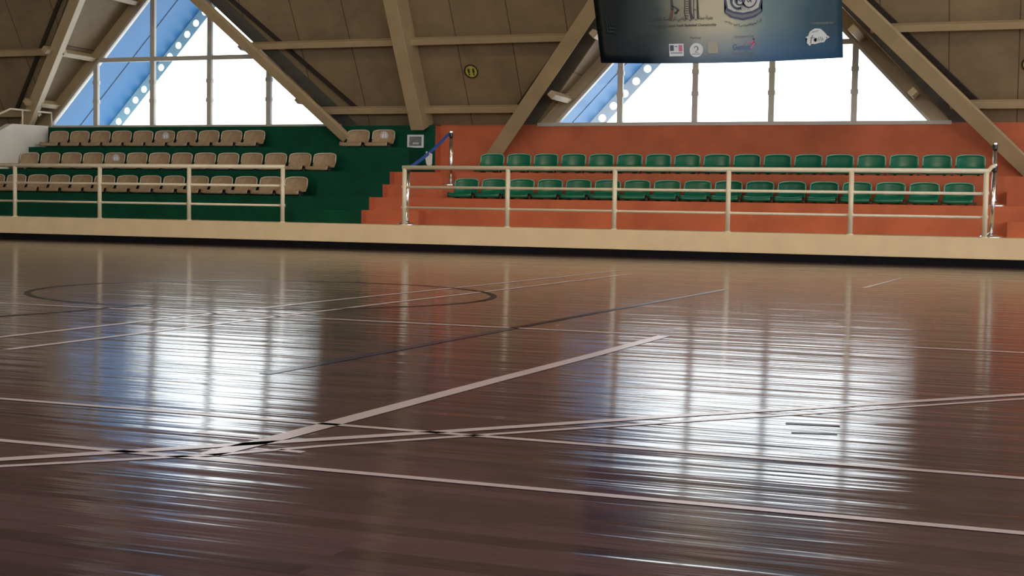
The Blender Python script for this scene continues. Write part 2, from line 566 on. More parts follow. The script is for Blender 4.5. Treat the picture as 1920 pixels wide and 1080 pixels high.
# ------------------------------------------------------------------ windows
W_G = 3.42
mull = {0: (-18.775, -17.345, -15.95, -14.545), 1: (-7.10, -5.685, -4.295, -2.846)}
for gi, xc in enumerate(GABLES):
    root = bpy.data.objects.new('window_%d' % (gi + 1), None)
    COL.objects.link(root); root.location = (xc, Y_BW, Z0)
    struct(root)

    def sub(name, bm, mt, **k):
        o = new(name, bm, mt, **k)
        o.parent = root
        o.matrix_parent_inverse = Matrix.Translation(-root.location)
        return o
    # raked boards either side of the glass
    for s in (-1, 1):
        bm = B()
        a = [(xc + s * (W_V + 0.02), Y_BW + 0.02, Z0 - 0.02), (xc, Y_BW + 0.02, Z0 + W_V * TAN + 0.02),
             (xc, Y_BW + 0.02, Z0 + W_G * TAN), (xc + s * W_G, Y_BW + 0.02, Z0 - 0.02)]
        add_prism(bm, a, (0, 0.08, 0))
        sub('raked_board', bm, 'beam')
    for s in (-1, 1):
        bm = B()
        add_bar(bm, (xc + s * (W_G - 0.01), Y_BW + 0.06, Z0), (xc + s * 0.0, Y_BW + 0.06, Z0 + (W_G - 0.01) * TAN), 0.05, 0.12, (0, 1, 0))
        sub('raked_frame', bm, 'frame')
    bm = B(); add_box(bm, xc - W_V, xc + W_V, Y_BW - 0.02, Y_BW + 0.10, Z0 - 0.03, Z0 + 0.035)
    sub('window_sill', bm, 'frame')
    for x in mull[gi]:
        bm = B(); zt = Z0 + (W_G - abs(x - xc)) * TAN
        add_box(bm, x - 0.05, x + 0.05, Y_BW + 0.01, Y_BW + 0.09, Z0 + 0.03, zt)
        # small joint collars where the mullion is spliced
        for zc in (Z0 + 0.55, Z0 + 0.95):
            if zc < zt - 0.1:
                add_box(bm, x - 0.062, x + 0.062, Y_BW, Y_BW + 0.1, zc - 0.04, zc + 0.04)
        sub('mullion', bm, 'frame')
    bm = B(); wz = W_G - (3.755 - Z0) / TAN
    add_box(bm, xc - wz, xc + wz, Y_BW + 0.015, Y_BW + 0.085, 3.71, 3.80)
    sub('transom', bm, 'frame')
    bm = B()
    add_prism(bm, [(xc - W_G, Y_BW + 0.05, Z0), (xc + W_G, Y_BW + 0.05, Z0), (xc, Y_BW + 0.05, Z0 + W_G * TAN)], (0, 0.006, 0))
    sub('glass_pane', bm, 'glass')

# ------------------------------------------------------------------ blue gable overhangs outside the windows
W_O = 3.53
Y_O = 27.0
names = ['blue gable overhang seen through the window above the beige seats', 'blue gable overhang seen through the window above the green seats']
for gi, xc in enumerate(GABLES):
    t = thing('gable_overhang', names[gi], 'roof overhang', (xc, Y_BW + 0.2, Z0 - 0.4), 'blue gable overhangs outside')
    inv = Matrix.Translation(-t.location)
    for s in (-1, 1):
        bm = B()
        z1 = Z0 - 0.5
        xo = xc + s * (W_O + 0.5 / TAN)
        zt = Z0 + W_O * TAN
        a = [Vector((xo, Y_BW + 0.16, z1)), Vector((xc, Y_BW + 0.16, zt)), Vector((xc, Y_O, zt)), Vector((xo, Y_O, z1))]
        add_prism(bm, a, Vector((s * math.sin(math.atan(TAN)), 0, math.cos(math.atan(TAN)))) * 0.08)
        o = new('soffit', bm, 'blue', t); o.matrix_parent_inverse = inv
        # seam batten along the slope
        bm = B()
        add_bar(bm, a[0].lerp(a[3], 0.5) - Vector((s * .004, 0, .004)), a[1].lerp(a[2], 0.5) - Vector((s * .004, 0, .004)), 0.018, 0.012, Vector((s, 0, 1)))
        o = new('seam', bm, 'line_blue', t); o.matrix_parent_inverse = inv
        # perforated edge plate: quads around round holes
        if s > 0:
            continue
        bm = B()
        dv = (a[1] - a[0]); L_ = dv.length; dv.normalize()
        nv = Vector((-s * math.sin(math.atan(TAN)), 0, -math.cos(math.atan(TAN))))
        H = 0.26
        P0 = Vector((xo, Y_O, z1))
        step = 0.335
        n = int(L_ / step)
        r_ = 0.077
        seg = 20
        for i in range(n):
            c = P0 + dv * ((i + 0.5) * step) + nv * (H * 0.5)
            inner, outer = [], []
            for k in range(seg):
                an = 2 * math.pi * k / seg
                cx, cy = math.cos(an), math.sin(an)
                inner.append(bm.verts.new(c + dv * (r_ * cx) + nv * (r_ * cy)))
                f = min((step / 2) / max(abs(cx), 1e-6), (H / 2) / max(abs(cy), 1e-6))
                outer.append(bm.verts.new(c + dv * (f * cx) + nv * (f * cy)))
            for k in range(seg):
                k2 = (k + 1) % seg
                bm.faces.new([inner[k], inner[k2], outer[k2], outer[k]])
            # square off the corners
            for sx, sy in ((1, 1), (-1, 1), (-1, -1), (1, -1)):
                cor = c + dv * (sx * step / 2) + nv * (sy * H / 2)
                near = sorted(range(seg), key=lambda k: (outer[k].co - cor).length)[:2]
                if (outer[near[0]].co - cor).length > 1e-4:
                    vc = bm.verts.new(cor)
                    bm.faces.new([outer[near[0]], outer[near[1]], vc])
        ge = bmesh.ops.extrude_face_region(bm, geom=list(bm.faces))
        bmesh.ops.translate(bm, verts=[v for v in ge['geom'] if isinstance(v, bmesh.types.BMVert)], vec=(0, 0.012, 0))
        o = new('perforated_edge', bm, 'glare_blue', t); o.matrix_parent_inverse = inv

# ------------------------------------------------------------------ roof beams
BEAMS = [  # lower point, upper point measured on a plane 0.5 m under the roof: (x, z)
    ('beige diagonal roof beam rising beside the white parapet and railing', (-20.15, 2.34), (-17.80, 4.70), 1.9),
    ('beige diagonal roof beam crossing the window above the beige seats', (-12.53, 2.03), (-15.02, 4.62), 2.04),
    ('beige diagonal roof beam between the round yellow sign and the banner', (-9.53, 1.70), (-7.63, 3.72), 1.40),
    ('beige diagonal roof beam running down behind the chrome barrier posts', (-0.40, 1.965), (-2.70, 4.185), 1.40)]
for lab, (xa, za), (xb, zb), zlo in BEAMS:
    k = (xb - xa) / (zb - za)
    f = lambda z: rp(xa + k * (z - za), z, 0)
    off = 0.5

    def on(z):
        # the point at height z on the plane that lies off metres inside the roof
        y = Y_BW - (z - Z0) / math.tan(AL) - off / math.sin(AL)
        return Vector((xa + k * (z - za), y, z))
    zhi = 6.6
    p0, p1 = on(zlo), on(zhi)
    dep = 0.30 if xb > xa else 0.10      # falling members are flat plates, rising ones deep boxes
    bm = B(); add_bar(bm, p0 - NRM * (dep / 2 - 0.02), p1 - NRM * (dep / 2 - 0.02), 0.20 if xa < -12 else 0.27, dep, NRM)
    o = new('roof_beam', bm, 'beam', bevel=0.01)
    tag(o, lab, 'roof beam', 'diagonal roof beams along the gables')
# big straight rafter
bm = B()
xa, xb = -11.11, -10.84
a = rp(0, 2.25, 0.0); b_ = rp(0, 9.1, 0.0)
pl = [(rp(0, 2.36, 0.0)), (rp(0, 9.15, 0.0)), (rp(0, 9.0, 0.5)), (Vector((0, Y_BW - (2.20 - Z0) / math.tan(AL) - 0.5 / math.sin(AL), 2.20)))]
add_prism(bm, [(xa, p.y, p.z) for p in pl], (xb - xa, 0, 0))
o = new('rafter', bm, 'beam', bevel=0.012)
tag(o, 'broad beige straight rafter coming down beside the framed picture', 'roof beam')

# purlins under the main roof
spans = [('beside the white parapet', X_L + 0.02, lambda z: -20.28 + 1.0 * (z - 2.34)),
         ('between the two gable windows', lambda z: -12.53 - 0.96 * (z - 2.03), lambda z: -9.80 + 0.94 * (z - 1.70)),
         ('at the end with the chrome barrier posts', lambda z: -0.45 - 1.04 * (z - 1.965), X_R - 0.02)]
for zz, lvl in ((2.705, 'lower'), (3.92, 'middle'), (5.13, 'upper')):
    for nm, fa, fb in spans:
        x0 = fa(zz) if callable(fa) else fa
        x1 = fb(zz) if callable(fb) else fb
        bm = B(); add_bar(bm, rp(x0, zz, 0.2), rp(x1, zz, 0.2), 0.12, 0.11, NRM)
        o = new('roof_purlin', bm, 'beam', bevel=0.006)
        tag(o, '%s horizontal beige purlin under the brown roof %s' % (lvl, nm), 'purlin', 'horizontal roof purlins')
# purlins of the gables, running from the diagonal beams to the window wall
gp = {0: ('above the beige seats', -20.28, -12.53 + 0.3), 1: ('above the green seats', -9.45, -0.45)}
for gi, xc in enumerate(GABLES):
    for s, sn in ((-1, 'first'), (1, 'far')):
        for zz, lvl in ((2.80, 'lower'), (3.80, 'middle'), (4.95, 'upper')):
            x = xc + s * (W_V - (zz - Z0) / TAN - 0.17)
            yb = rp(0, zz).y - 0.55
            p0 = Vector((x, yb - 0.22 if s < 0 else yb + 0.12, zz)); p1 = Vector((x, Y_BW, zz))
            bm = B(); add_bar(bm, p0, p1, 0.11, 0.13, Vector((s, 0, 1)))
            o = new('gable_purlin', bm, 'rail' if False else 'beam', bevel=0.006)
            side = {(0, -1): 'on the parapet side of the beige-seat window', (0, 1): 'on the rafter side of the beige-seat window',
                    (1, -1): 'on the rafter side of the banner window', (1, 1): 'on the far side of the banner window'}[(gi, s)]
            tag(o, '%s short purlin of the gable %s' % (lvl, side), 'purlin', 'short gable purlins')
# dark strips on the roof and dark bands beside the gables
STR = [('beside the white parapet', -20.75, 2.6, 1.0), ('at the rafter side of the beige-seat window', -12.35, 2.61, -1.06),
       ('beside the round yellow sign', -9.16, 2.54, 0.985), ('above the chrome barrier posts', -0.68, 2.58, -1.06)]
for nm, x, z, k in STR:
    bm = B(); add_bar(bm, rp(x, z, 0.03), rp(x + k * 3.9, z + 3.9, 0.03), 0.075, 0.05, NRM)
    o = new('roof_strip', bm, 'strip')
    tag(o, 'thin dark steel strip slanting up the brown roof %s' % nm, 'steel strip', 'dark slanting strips on the roof')
for xc, s in ((GABLES[0], 1), (GABLES[1], 1), (GABLES[0], -1), (GABLES[1], -1)):
    bm = B()
    a = [rp(xc + s * (W_V + 0.02), Z0 + 0.02, 0.006), rp(xc + s * 0.02, Z0 + W_V * TAN, 0.006), rp(xc + s * 0.36, Z0 + W_V * TAN, 0.006), rp(xc + s * (W_V + 0.36), Z0 + 0.02, 0.006)]
    add_prism(bm, a, NRM * 0.012)
    struct(new('trim_1', bm, 'valley_band'))

# ------------------------------------------------------------------ white parapet and its railing at the far end
XP = -19.78
bm = B()
top = [(22.95, 2.0), (23.10, 2.14), (23.50, 2.315), (24.0, 2.326), (24.63, 2.340)]
vt = {}


def pv(x, y, z):
    key = (round(x, 4), round(y, 4), round(z, 4))
    if key not in vt:
        vt[key] = bm.verts.new((x, y, z))
    return vt[key]


x0, x1 = XP - 0.16, XP
for (ya, za), (yb, zb_) in zip(top, top[1:]):
    lo_z = 1.37 if yb <= 24.0 else 1.86
    for x in (x0, x1):
        bm.faces.new([pv(x, ya, lo_z), pv(x, yb, lo_z), pv(x, yb, zb_), pv(x, ya, za)])
    bm.faces.new([pv(x0, ya, za), pv(x1, ya, za), pv(x1, yb, zb_), pv(x0, yb, zb_)])
    bm.faces.new([pv(x0, ya, lo_z), pv(x1, ya, lo_z), pv(x1, yb, lo_z), pv(x0, yb, lo_z)])
bm.faces.new([pv(x0, 22.95, 1.37), pv(x1, 22.95, 1.37), pv(x1, 22.95, 2.0), pv(x0, 22.95, 2.0)])
bm.faces.new([pv(x0, 24.63, 1.86), pv(x1, 24.63, 1.86), pv(x1, 24.63, 2.34), pv(x0, 24.63, 2.34)])
struct(new('wall_parapet', bm, 'white'))
t = thing('parapet_railing', 'white tube railing standing on the white sloping parapet', 'railing', (XP - 0.08, 24.2, 2.33))
inv = Matrix.Translation(-t.location)
bm = B(); add_tube(bm, [(XP - .05, 24.80, 2.635), (XP - .05, 23.50, 2.625), (XP - .05, 22.95, 2.41)], 0.02)
o = new('top_rail', bm, 'rail', t, smooth=True); o.matrix_parent_inverse = inv
for y, zb in ((24.80, 2.34), (23.87, 2.32)):
    bm = B(); add_tube(bm, [(XP - .05, y, zb - 0.01), (XP - .05, y, 2.63)], 0.017)
    o = new('post', bm, 'rail', t, smooth=True); o.matrix_parent_inverse = inv


# ------------------------------------------------------------------ guard rails
def guard_rail(label, posts, x0, x1):
    t = thing('guard_rail', label, 'guard rail', ((x0 + x1) / 2, Y_WALL + 0.06, Z_DECK), 'guard rails along the low wall')
    inv = Matrix.Translation(-t.location)
    yr = Y_WALL + 0.06

    def P(n, bm, sm=True):
        o = new(n, bm, 'rail', t, smooth=sm)
        o.matrix_parent_inverse = inv
        return o
    bm = B(); add_tube(bm, [(x0 - 0.035, yr, 1.378), (x1 + 0.035, yr, 1.378)], 0.036); P('top_rail', bm)
    bm = B(); add_tube(bm, [(x0, yr, 1.052), (x1, yr, 1.052)], 0.023); P('middle_rail', bm)
    bm = B(); add_tube(bm, [(x0, yr, 0.712), (x1, yr, 0.712)], 0.020); P('bottom_rail', bm)
    for x in posts:
        bm = B()
        add_tube(bm, [(x, yr, Z_DECK - 0.005), (x, yr, 1.36)], 0.037)
        add_lathe(bm, (x, yr, Z_DECK), [(0.0, -0.002), (0.052, -0.002), (0.052, 0.012), (0.038, 0.018)], 18)
        for zz in (1.052, 0.712):
            add_tube(bm, [(x - 0.045, yr, zz), (x + 0.045, yr, zz)], 0.029)
        P('post', bm)


guard_rail('cream tube guard rail in front of the dark green stand', [-19.6, -17.694, -15.797, -13.898, -12.012], -19.6, -12.012)
guard_rail('cream tube guard rail in front of the orange stand', [-9.704, -7.865, -6.06, -4.25, -2.409, -0.512], -9.704, -0.512)
# bent end piece of the right-hand rail
gr = [o for o in bpy.data.objects if o.name.startswith('guard_rail') and 'orange' in o['label']][0]
bm = B(); yr = Y_WALL + 0.06
add_tube(bm, [(-0.512, yr, 1.30), (-0.49, yr + 0.01, 1.38), (-0.44, yr + 0.02, 1.44), (-0.40, yr + 0.03, 1.46)], 0.03)
o = new('bent_end', bm, 'rail', gr, smooth=True); o.matrix_parent_inverse = Matrix.Translation(-gr.location)


# ------------------------------------------------------------------ seats
def seat_shell_mesh(w, name):
    st = [(-.395, .012, 1.0), (-.405, .045, 1.0), (-.392, .078, 1.0), (-.35, .088, 1.0), (-.22, .062, .99), (-.10, .066, .98), (-.035, .10, .98),
          (-.008, .165, 1.0), (.010, .235, 1.0), (.022, .300, .98), (.030, .338, .93), (.046, .350, .92), (.062, .338, .91), (.064, .315, .91)]
    nu = 12
    bm = B()
    G = []
    for i, (y, z, k) in enumerate(st):
        row = []
        for j in range(nu + 1):
            u = -1 + 2 * j / nu
            uu = math.copysign(abs(u) ** 0.85, u)
            x = uu * w / 2 * k
            yy, zz = y, z
            if i >= 9:
                zz -= 0.030 * abs(u) ** 3.2
            if i >= 6:
                yy -= 0.045 * u * u
            if 3 <= i <= 6:
                zz += 0.022 * abs(u) ** 3
            if i <= 2:
                zz += 0.010 * abs(u) ** 3
                yy += 0.02 * abs(u) ** 4
            row.append(bm.verts.new((x, yy, zz)))
        G.append(row)
    for i in range(len(G) - 1):
        for j in range(nu):
            bm.faces.new([G[i][j], G[i][j + 1], G[i + 1][j + 1], G[i + 1][j]])
    bmesh.ops.recalc_face_normals(bm, faces=bm.faces)
    bmesh.ops.solidify(bm, geom=list(bm.faces), thickness=0.010)
    bmesh.ops.recalc_face_normals(bm, faces=bm.faces)
    me = bpy.data.meshes.new(name)
    bm.to_mesh(me); bm.free()
    for p in me.polygons:
        p.use_smooth = True
    return me


def make_seat(kind, w, mt, rim):
    root = thing('stadium_seat', 'x', 'seat')
    me = seat_shell_mesh(w, 'seat_shell'); me.materials.append(M[mt])
    sh = bpy.data.objects.new('seat_shell', me); COL.objects.link(sh); sh.parent = root
    # rolled rim round the top and sides of the back
    bm = B()
    pts = []
    k = 14
    for j in range(-k, k + 1):
        u = j / k
        x = math.copysign(abs(u) ** 0.85, u) * w / 2 * 0.93
        pts.append((x, 0.030 - 0.045 * u * u - 0.006, 0.349 - 0.030 * abs(u) ** 3.2))
    lo = [(-w / 2 * 0.995, -0.052, 0.17), (-w / 2 * 0.985, -0.032, 0.25), (-w / 2 * 0.965, -0.022, 0.30)]
    hi = [(w / 2 * 0.965, -0.022, 0.30), (w / 2 * 0.985, -0.032, 0.25), (w / 2 * 0.995, -0.052, 0.17)]
    add_tube(bm, lo + pts + hi, 0.010, 8)
    rm = new('back_rim', bm, rim, root, smooth=True)
    # steel bracket under the pan with a foot plate at the side
    bm = B()
    add_box(bm, -0.16, 0.16, -0.30, -0.06, 0.028, 0.050)
    add_box(bm, -0.15, -0.11, -0.28, -0.08, 0.0, 0.030)
    add_box(bm, 0.11, 0.15, -0.28, -0.08, 0.0, 0.030)
    new('bracket', bm, 'dark_metal', root)
    bm = B(); add_box(bm, w / 2 + 0.006, w / 2 + 0.045, -0.37, -0.27, 0.0, 0.045)
    new('link_block', bm, 'dark_metal', root, bevel=0.006)
    return root


def children(o):
    return [c for c in bpy.data.objects if c.parent == o]


M['rim_beige'] = mat('pale_beige_seat_rim', (0.60, 0.53, 0.42), 0.5, var=0.2, scale=30)  # rims paler than the seat shells
M['rim_green'] = mat('pale_green_seat_rim', (0.16, 0.42, 0.32), 0.4, var=0.2, scale=30)
beige = make_seat('beige', 0.475, 'seat_beige', 'rim_beige')
greens = make_seat('green', 0.455, 'seat_green', 'rim_green')
beige_kids, green_kids = children(beige), children(greens)
used = {'b': False, 'g': False}


def place_seat(kind, xl, yb, z, label, group):
    root, kids, w = (beige, beige_kids, 0.475) if kind == 'b' else (greens, green_kids, 0.455)
    if not used[kind]:
        used[kind] = True
        r = root
    else:
        r = root.copy(); COL.objects.link(r)
        for c in kids:
            d = c.copy(); COL.objects.link(d); d.parent = r
    r.location = (xl + w / 2, yb, z)
    r.rotation_euler = (0, 0, random.uniform(-0.02, 0.02))
    r['label'] = label; r['group'] = group
    return r


Y1, Y2, Y3 = 22.90, 23.72, 24.50
dz = 0.008
rows = []
g1 = [place_seat('b', -19.92 + 0.534 * k, Y1, Z[2] + dz, 'beige plastic seat, bottom row of the green stand, %s from the parapet end' % ORD[k], 'beige seats in the bottom row') for k in range(14)]
g2 = [place_seat('b', -19.735 + 0.532 * k, Y2, Z[4] + dz, 'beige plastic seat, middle row of the green stand, %s from the parapet end' % ORD[k], 'beige seats in the middle row') for k in range(14)]
g3 = [place_seat('b', -19.60 + 0.530 * k, Y3, Z[6] + dz, 'beige plastic seat, top row under the window, %s from the parapet' % ORD[k], 'beige seats in the top row') for k in range(10)]
g4 = [place_seat('b', -12.50 + 0.545 * k, Y3, Z[6] + dz, ['beige plastic seat at the foot of the diagonal beam, on the top tier', 'beige seat with a sticker on the top tier, nearest the framed picture'][k], 'pair of beige seats on the top tier') for k in range(2)]
o1 = [place_seat('g', -9.565 + 0.5237 * k, Y1 + 0.08, Z[2] + dz, 'green plastic seat, lower row of the orange stand, %s from the aisle' % ORD[k], 'green seats in the lower row') for k in range(17)]
o2 = [place_seat('g', -9.40 + 0.5212 * k, Y2 + 0.08, Z[4] + dz, 'green plastic seat, upper row of the orange stand, %s from the aisle' % ORD[k], 'green seats in the upper row') for k in range(17)]


def sticker(seat, name='sticker'):
    bm = B()
    seg = 20
    vs = [bm.verts.new((0.085 * math.cos(2 * math.pi * k / seg), -0.004, 0.24 + 0.085 * math.sin(2 * math.pi * k / seg))) for k in range(seg)]
    bm.faces.new(vs)
    ge = bmesh.ops.extrude_face_region(bm, geom=list(bm.faces))
    bmesh.ops.translate(bm, verts=[v for v in ge['geom'] if isinstance(v, bmesh.types.BMVert)], vec=(0, 0.004, 0))
    o = new('sticker', bm, 'sticker', seat)
    o['label'] = 'round greyish sticker on the backrest'
    # printed footprints on the sticker
    for sx in (-0.025, 0.03):
        bm = B()
        vs = [bm.verts.new((sx + 0.016 * math.cos(a), -0.0062, 0.24 + 0.042 * math.sin(a))) for a in [2 * math.pi * k / 12 for k in range(12)]]
        bm.faces.new(vs)
        p = new('footprint_mark', bm, 'paper', o)


sticker(g3[5]); sticker(g2[4]); sticker(g4[1])
g3[5]['label'] = 'beige plastic seat with a round sticker, top row under the window'
g2[4]['label'] = 'beige plastic seat with a round sticker, middle row of the green stand'


# ------------------------------------------------------------------ chrome barrier posts
def stanchion(name_label, base, top, base_r=0.165):
    t = thing('barrier_post', name_label, 'barrier post', base, 'chrome barrier posts')
    d = Vector(top) - Vector(base)
    bm = B(); add_lathe(bm, (0, 0, 0), [(0, 0), (base_r, 0), (base_r, 0.014), (base_r * 0.92, 0.03), (0.06, 0.045), (0.034, 0.07), (0, 0.07)], 32)
    new('base', bm, 'chrome', t, smooth=False)
    bm = B(); add_tube(bm, [Vector((0, 0, 0.04)), d * 0.90], 0.033, 18)
    new('pole', bm, 'chrome', t, smooth=True)
    bm = B(); add_tube(bm, [d * 0.895, d * 0.965], 0.040, 18)
    add_box(bm, d.x - 0.05, d.x - 0.03, d.y - 0.02, d.y + 0.02, d.z * 0.90, d.z * 0.96)
    new('belt_head', bm, 'plastic_black', t, smooth=False)
    bm = B(); add_tube(bm, [d * 0.965, d * 0.99, d], [0.035, 0.035, 0.02], 18)
    new('cap', bm, 'chrome', t, smooth=False)
    return t


sa = stanchion('chrome barrier post on the orange steps holding the blue belt', (-9.745, 23.19, Z[3]), (-9.758, 23.19, 2.115))
sb = stanchion('chrome barrier post behind the corner of the orange stand guard rail', (-9.79, 21.38, Z_DECK), (-9.765, 21.38, 1.43))
sc = stanchion('leaning chrome barrier post beside the end post of the guard rail', (-0.43, 21.40, Z_DECK), (-0.405, 21.33, 1.50))
sd = stanchion('chrome barrier post on the first tier beyond the guard rail end', (-0.42, 22.72, Z[2]), (-0.44, 22.72, 1.875))
# blue belt: thin sagging strap between the two heads
bm = B()
A_, B_ = Vector((-9.79, 23.14, 2.045)), Vector((-9.765, 21.42, 1.385))
n = 14
prev = None
for i in range(n + 1):
    t_ = i / n
    p = A_.lerp(B_, t_) - Vector((0, 0, 0.035 * math.sin(math.pi * t_)))
    cur = [bm.verts.new(p + Vector((-0.003, 0, 0.035))), bm.verts.new(p + Vector((0.003, 0, 0.035))), bm.verts.new(p + Vector((0.003, 0, -0.035))), bm.verts.new(p + Vector((-0.003, 0, -0.035)))]
    if prev:
        for k in range(4):
            bm.faces.new([prev[k], prev[(k + 1) % 4], cur[(k + 1) % 4], cur[k]])
    else:
        bm.faces.new(cur)
    prev = cur
bm.faces.new(prev[::-1])
tag(new('barrier_belt', bm, 'belt'), 'blue belt strung between the two chrome barrier posts at the aisle', 'belt')
bm = B()
c = A_.lerp(B_, 0.52) - Vector((0, 0, 0.05))
pp = [(0.0, -0.09, 0.0), (0.0, 0.10, 0.055), (0.0, 0.13, -0.06), (0.0, 0.09, -0.17), (0.0, -0.01, -0.26), (0.0, -0.08, -0.17)]
# a sheet that hangs folded over the belt, seen turned towards the hall
add_prism(bm, [c + Vector((0.012 - y * 0.85, y * 0.5, z)) for x, y, z in pp], (0.003, -0.004, 0))
tag(new('paper_sheet', bm, 'paper'), 'white paper sheet hanging from the blue barrier belt', 'paper')

# ------------------------------------------------------------------ framed picture on the green wall
t = thing('framed_picture', 'small framed picture on the green wall below the rafter', 'picture', (-11.11, Y_GW, 1.88))
bm = B()
add_box(bm, -0.172, 0.172, -0.03, -0.001, 0.0, 0.035); add_box(bm, -0.172, 0.172, -0.03, -0.001, 0.215, 0.25)
add_box(bm, -0.172, -0.132, -0.03, -0.001, 0.035, 0.215); add_box(bm, 0.132, 0.172, -0.03, -0.001, 0.035, 0.215)
new('frame', bm, 'alu', t)
bm = B(); add_box(bm, -0.132, 0.132, -0.016, -0.002, 0.035, 0.215)
ph = new('print', bm, 'photo', t)
bm = B(); add_box(bm, -0.06, 0.07, -0.018, -0.0161, 0.07, 0.10)
new('pale_patch', bm, 'photo_pale', ph)

# ------------------------------------------------------------------ round floor-marking style signs on the roof panels
for lab, x, z in (('round yellow sign with two dark footprints on the brown roof', -9.85, 3.30), ('round yellow sign on the roof beyond the chrome barrier posts', 0.03, 3.24)):
    c = rp(x, z, 0.004)
    t = thing('round_sign', lab, 'sign', c, 'round signs on the roof panels')
    ex, ey = Vector((1, 0, 0)), UPS

    def disc(r0, r1, off, mt, nm, sx=1.0, cx=0.0, cy=0.0, sy=1.0):
        bm = B()
        seg = 32
        o_ = [bm.verts.new(ex * (cx + sx * r1 * math.cos(2 * math.pi * k / seg)) + ey * (cy + sy * r1 * math.sin(2 * math.pi * k / seg)) + NRM * off) for k in range(seg)]
        if r0 > 0:
            i_ = [bm.verts.new(ex * (cx + sx * r0 * math.cos(2 * math.pi * k / seg)) + ey * (cy + sy * r0 * math.sin(2 * math.pi * k / seg)) + NRM * off) for k in range(seg)]
            for k in range(seg):
                bm.faces.new([o_[k], o_[(k + 1) % seg], i_[(k + 1) % seg], i_[k]])
        else:
            bm.faces.new(o_)
        ge = bmesh.ops.extrude_face_region(bm, geom=list(bm.faces))
        bmesh.ops.translate(bm, verts=[v for v in ge['geom'] if isinstance(v, bmesh.types.BMVert)], vec=-NRM * 0.003)
        return new(nm, bm, mt, t)
    disc(0, 0.145, 0.0, 'sign_yellow', 'disc')
    disc(0.115, 0.145, 0.004, 'sign_dark', 'ring')
    for s in (-1, 1):
        disc(0, 1, 0.004, 'sign_dark', 'footprint', sx=0.022, sy=0.052, cx=s * 0.048, cy=0.012)
        disc(0, 1, 0.004, 'sign_dark', 'footprint', sx=0.015, sy=0.018, cx=s * 0.045, cy=-0.062)

# ------------------------------------------------------------------ hanging banner
YB = 20.5


def banner_material():
    mt = mat('printed_banner_vinyl_with_glare', (0.2, 0.25, 0.3), 0.38, var=0.0)
    nt = mt.node_tree
    N, L = nt.nodes, nt.links
    b = N['Principled BSDF']
    uv = N.new('ShaderNodeTexCoord')
    sep = N.new('ShaderNodeSeparateXYZ'); L.new(uv.outputs['Object'], sep.inputs[0])
    # print with lighting and glare painted in: navy first edge, pale centre, steel blue
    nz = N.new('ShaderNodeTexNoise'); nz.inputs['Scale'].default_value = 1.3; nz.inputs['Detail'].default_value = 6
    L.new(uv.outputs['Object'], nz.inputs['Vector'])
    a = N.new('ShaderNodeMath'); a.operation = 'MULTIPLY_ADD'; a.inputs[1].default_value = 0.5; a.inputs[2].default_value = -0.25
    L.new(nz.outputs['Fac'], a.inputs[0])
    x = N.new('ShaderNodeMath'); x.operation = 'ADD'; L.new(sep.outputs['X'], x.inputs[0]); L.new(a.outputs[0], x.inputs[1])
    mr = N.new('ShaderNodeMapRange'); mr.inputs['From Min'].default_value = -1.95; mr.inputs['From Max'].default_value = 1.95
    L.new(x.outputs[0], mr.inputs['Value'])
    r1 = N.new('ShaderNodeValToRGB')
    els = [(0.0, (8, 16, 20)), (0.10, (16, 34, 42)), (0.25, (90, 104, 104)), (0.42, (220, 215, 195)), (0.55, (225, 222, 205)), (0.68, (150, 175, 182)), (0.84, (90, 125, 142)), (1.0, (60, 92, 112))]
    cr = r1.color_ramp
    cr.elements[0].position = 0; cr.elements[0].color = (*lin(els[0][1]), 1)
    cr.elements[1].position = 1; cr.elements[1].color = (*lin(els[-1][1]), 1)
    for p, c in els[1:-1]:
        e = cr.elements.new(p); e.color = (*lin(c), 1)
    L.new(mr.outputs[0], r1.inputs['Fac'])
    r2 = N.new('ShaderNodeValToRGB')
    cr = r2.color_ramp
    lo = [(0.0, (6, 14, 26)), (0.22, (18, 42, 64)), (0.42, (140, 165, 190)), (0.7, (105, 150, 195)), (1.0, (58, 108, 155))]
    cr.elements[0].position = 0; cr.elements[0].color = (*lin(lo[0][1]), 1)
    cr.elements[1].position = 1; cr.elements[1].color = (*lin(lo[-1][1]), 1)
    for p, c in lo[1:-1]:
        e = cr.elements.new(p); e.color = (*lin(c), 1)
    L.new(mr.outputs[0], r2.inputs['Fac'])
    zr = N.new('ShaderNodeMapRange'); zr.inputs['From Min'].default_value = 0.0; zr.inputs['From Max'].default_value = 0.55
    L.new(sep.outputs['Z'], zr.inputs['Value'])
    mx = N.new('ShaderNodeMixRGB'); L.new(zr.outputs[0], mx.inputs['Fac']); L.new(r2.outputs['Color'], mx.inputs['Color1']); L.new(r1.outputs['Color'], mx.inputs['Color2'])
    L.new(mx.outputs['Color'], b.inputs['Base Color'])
    # thin vinyl lets some of the window light through
    tr = N.new('ShaderNodeBsdfTranslucent'); L.new(mx.outputs['Color'], tr.inputs['Color'])
    ms = N.new('ShaderNodeMixShader'); ms.inputs[0].default_value = 0.42
    out = N['Material Output']
    L.new(b.outputs[0], ms.inputs[1]); L.new(tr.outputs[0], ms.inputs[2]); L.new(ms.outputs[0], out.inputs['Surface'])
    return mt


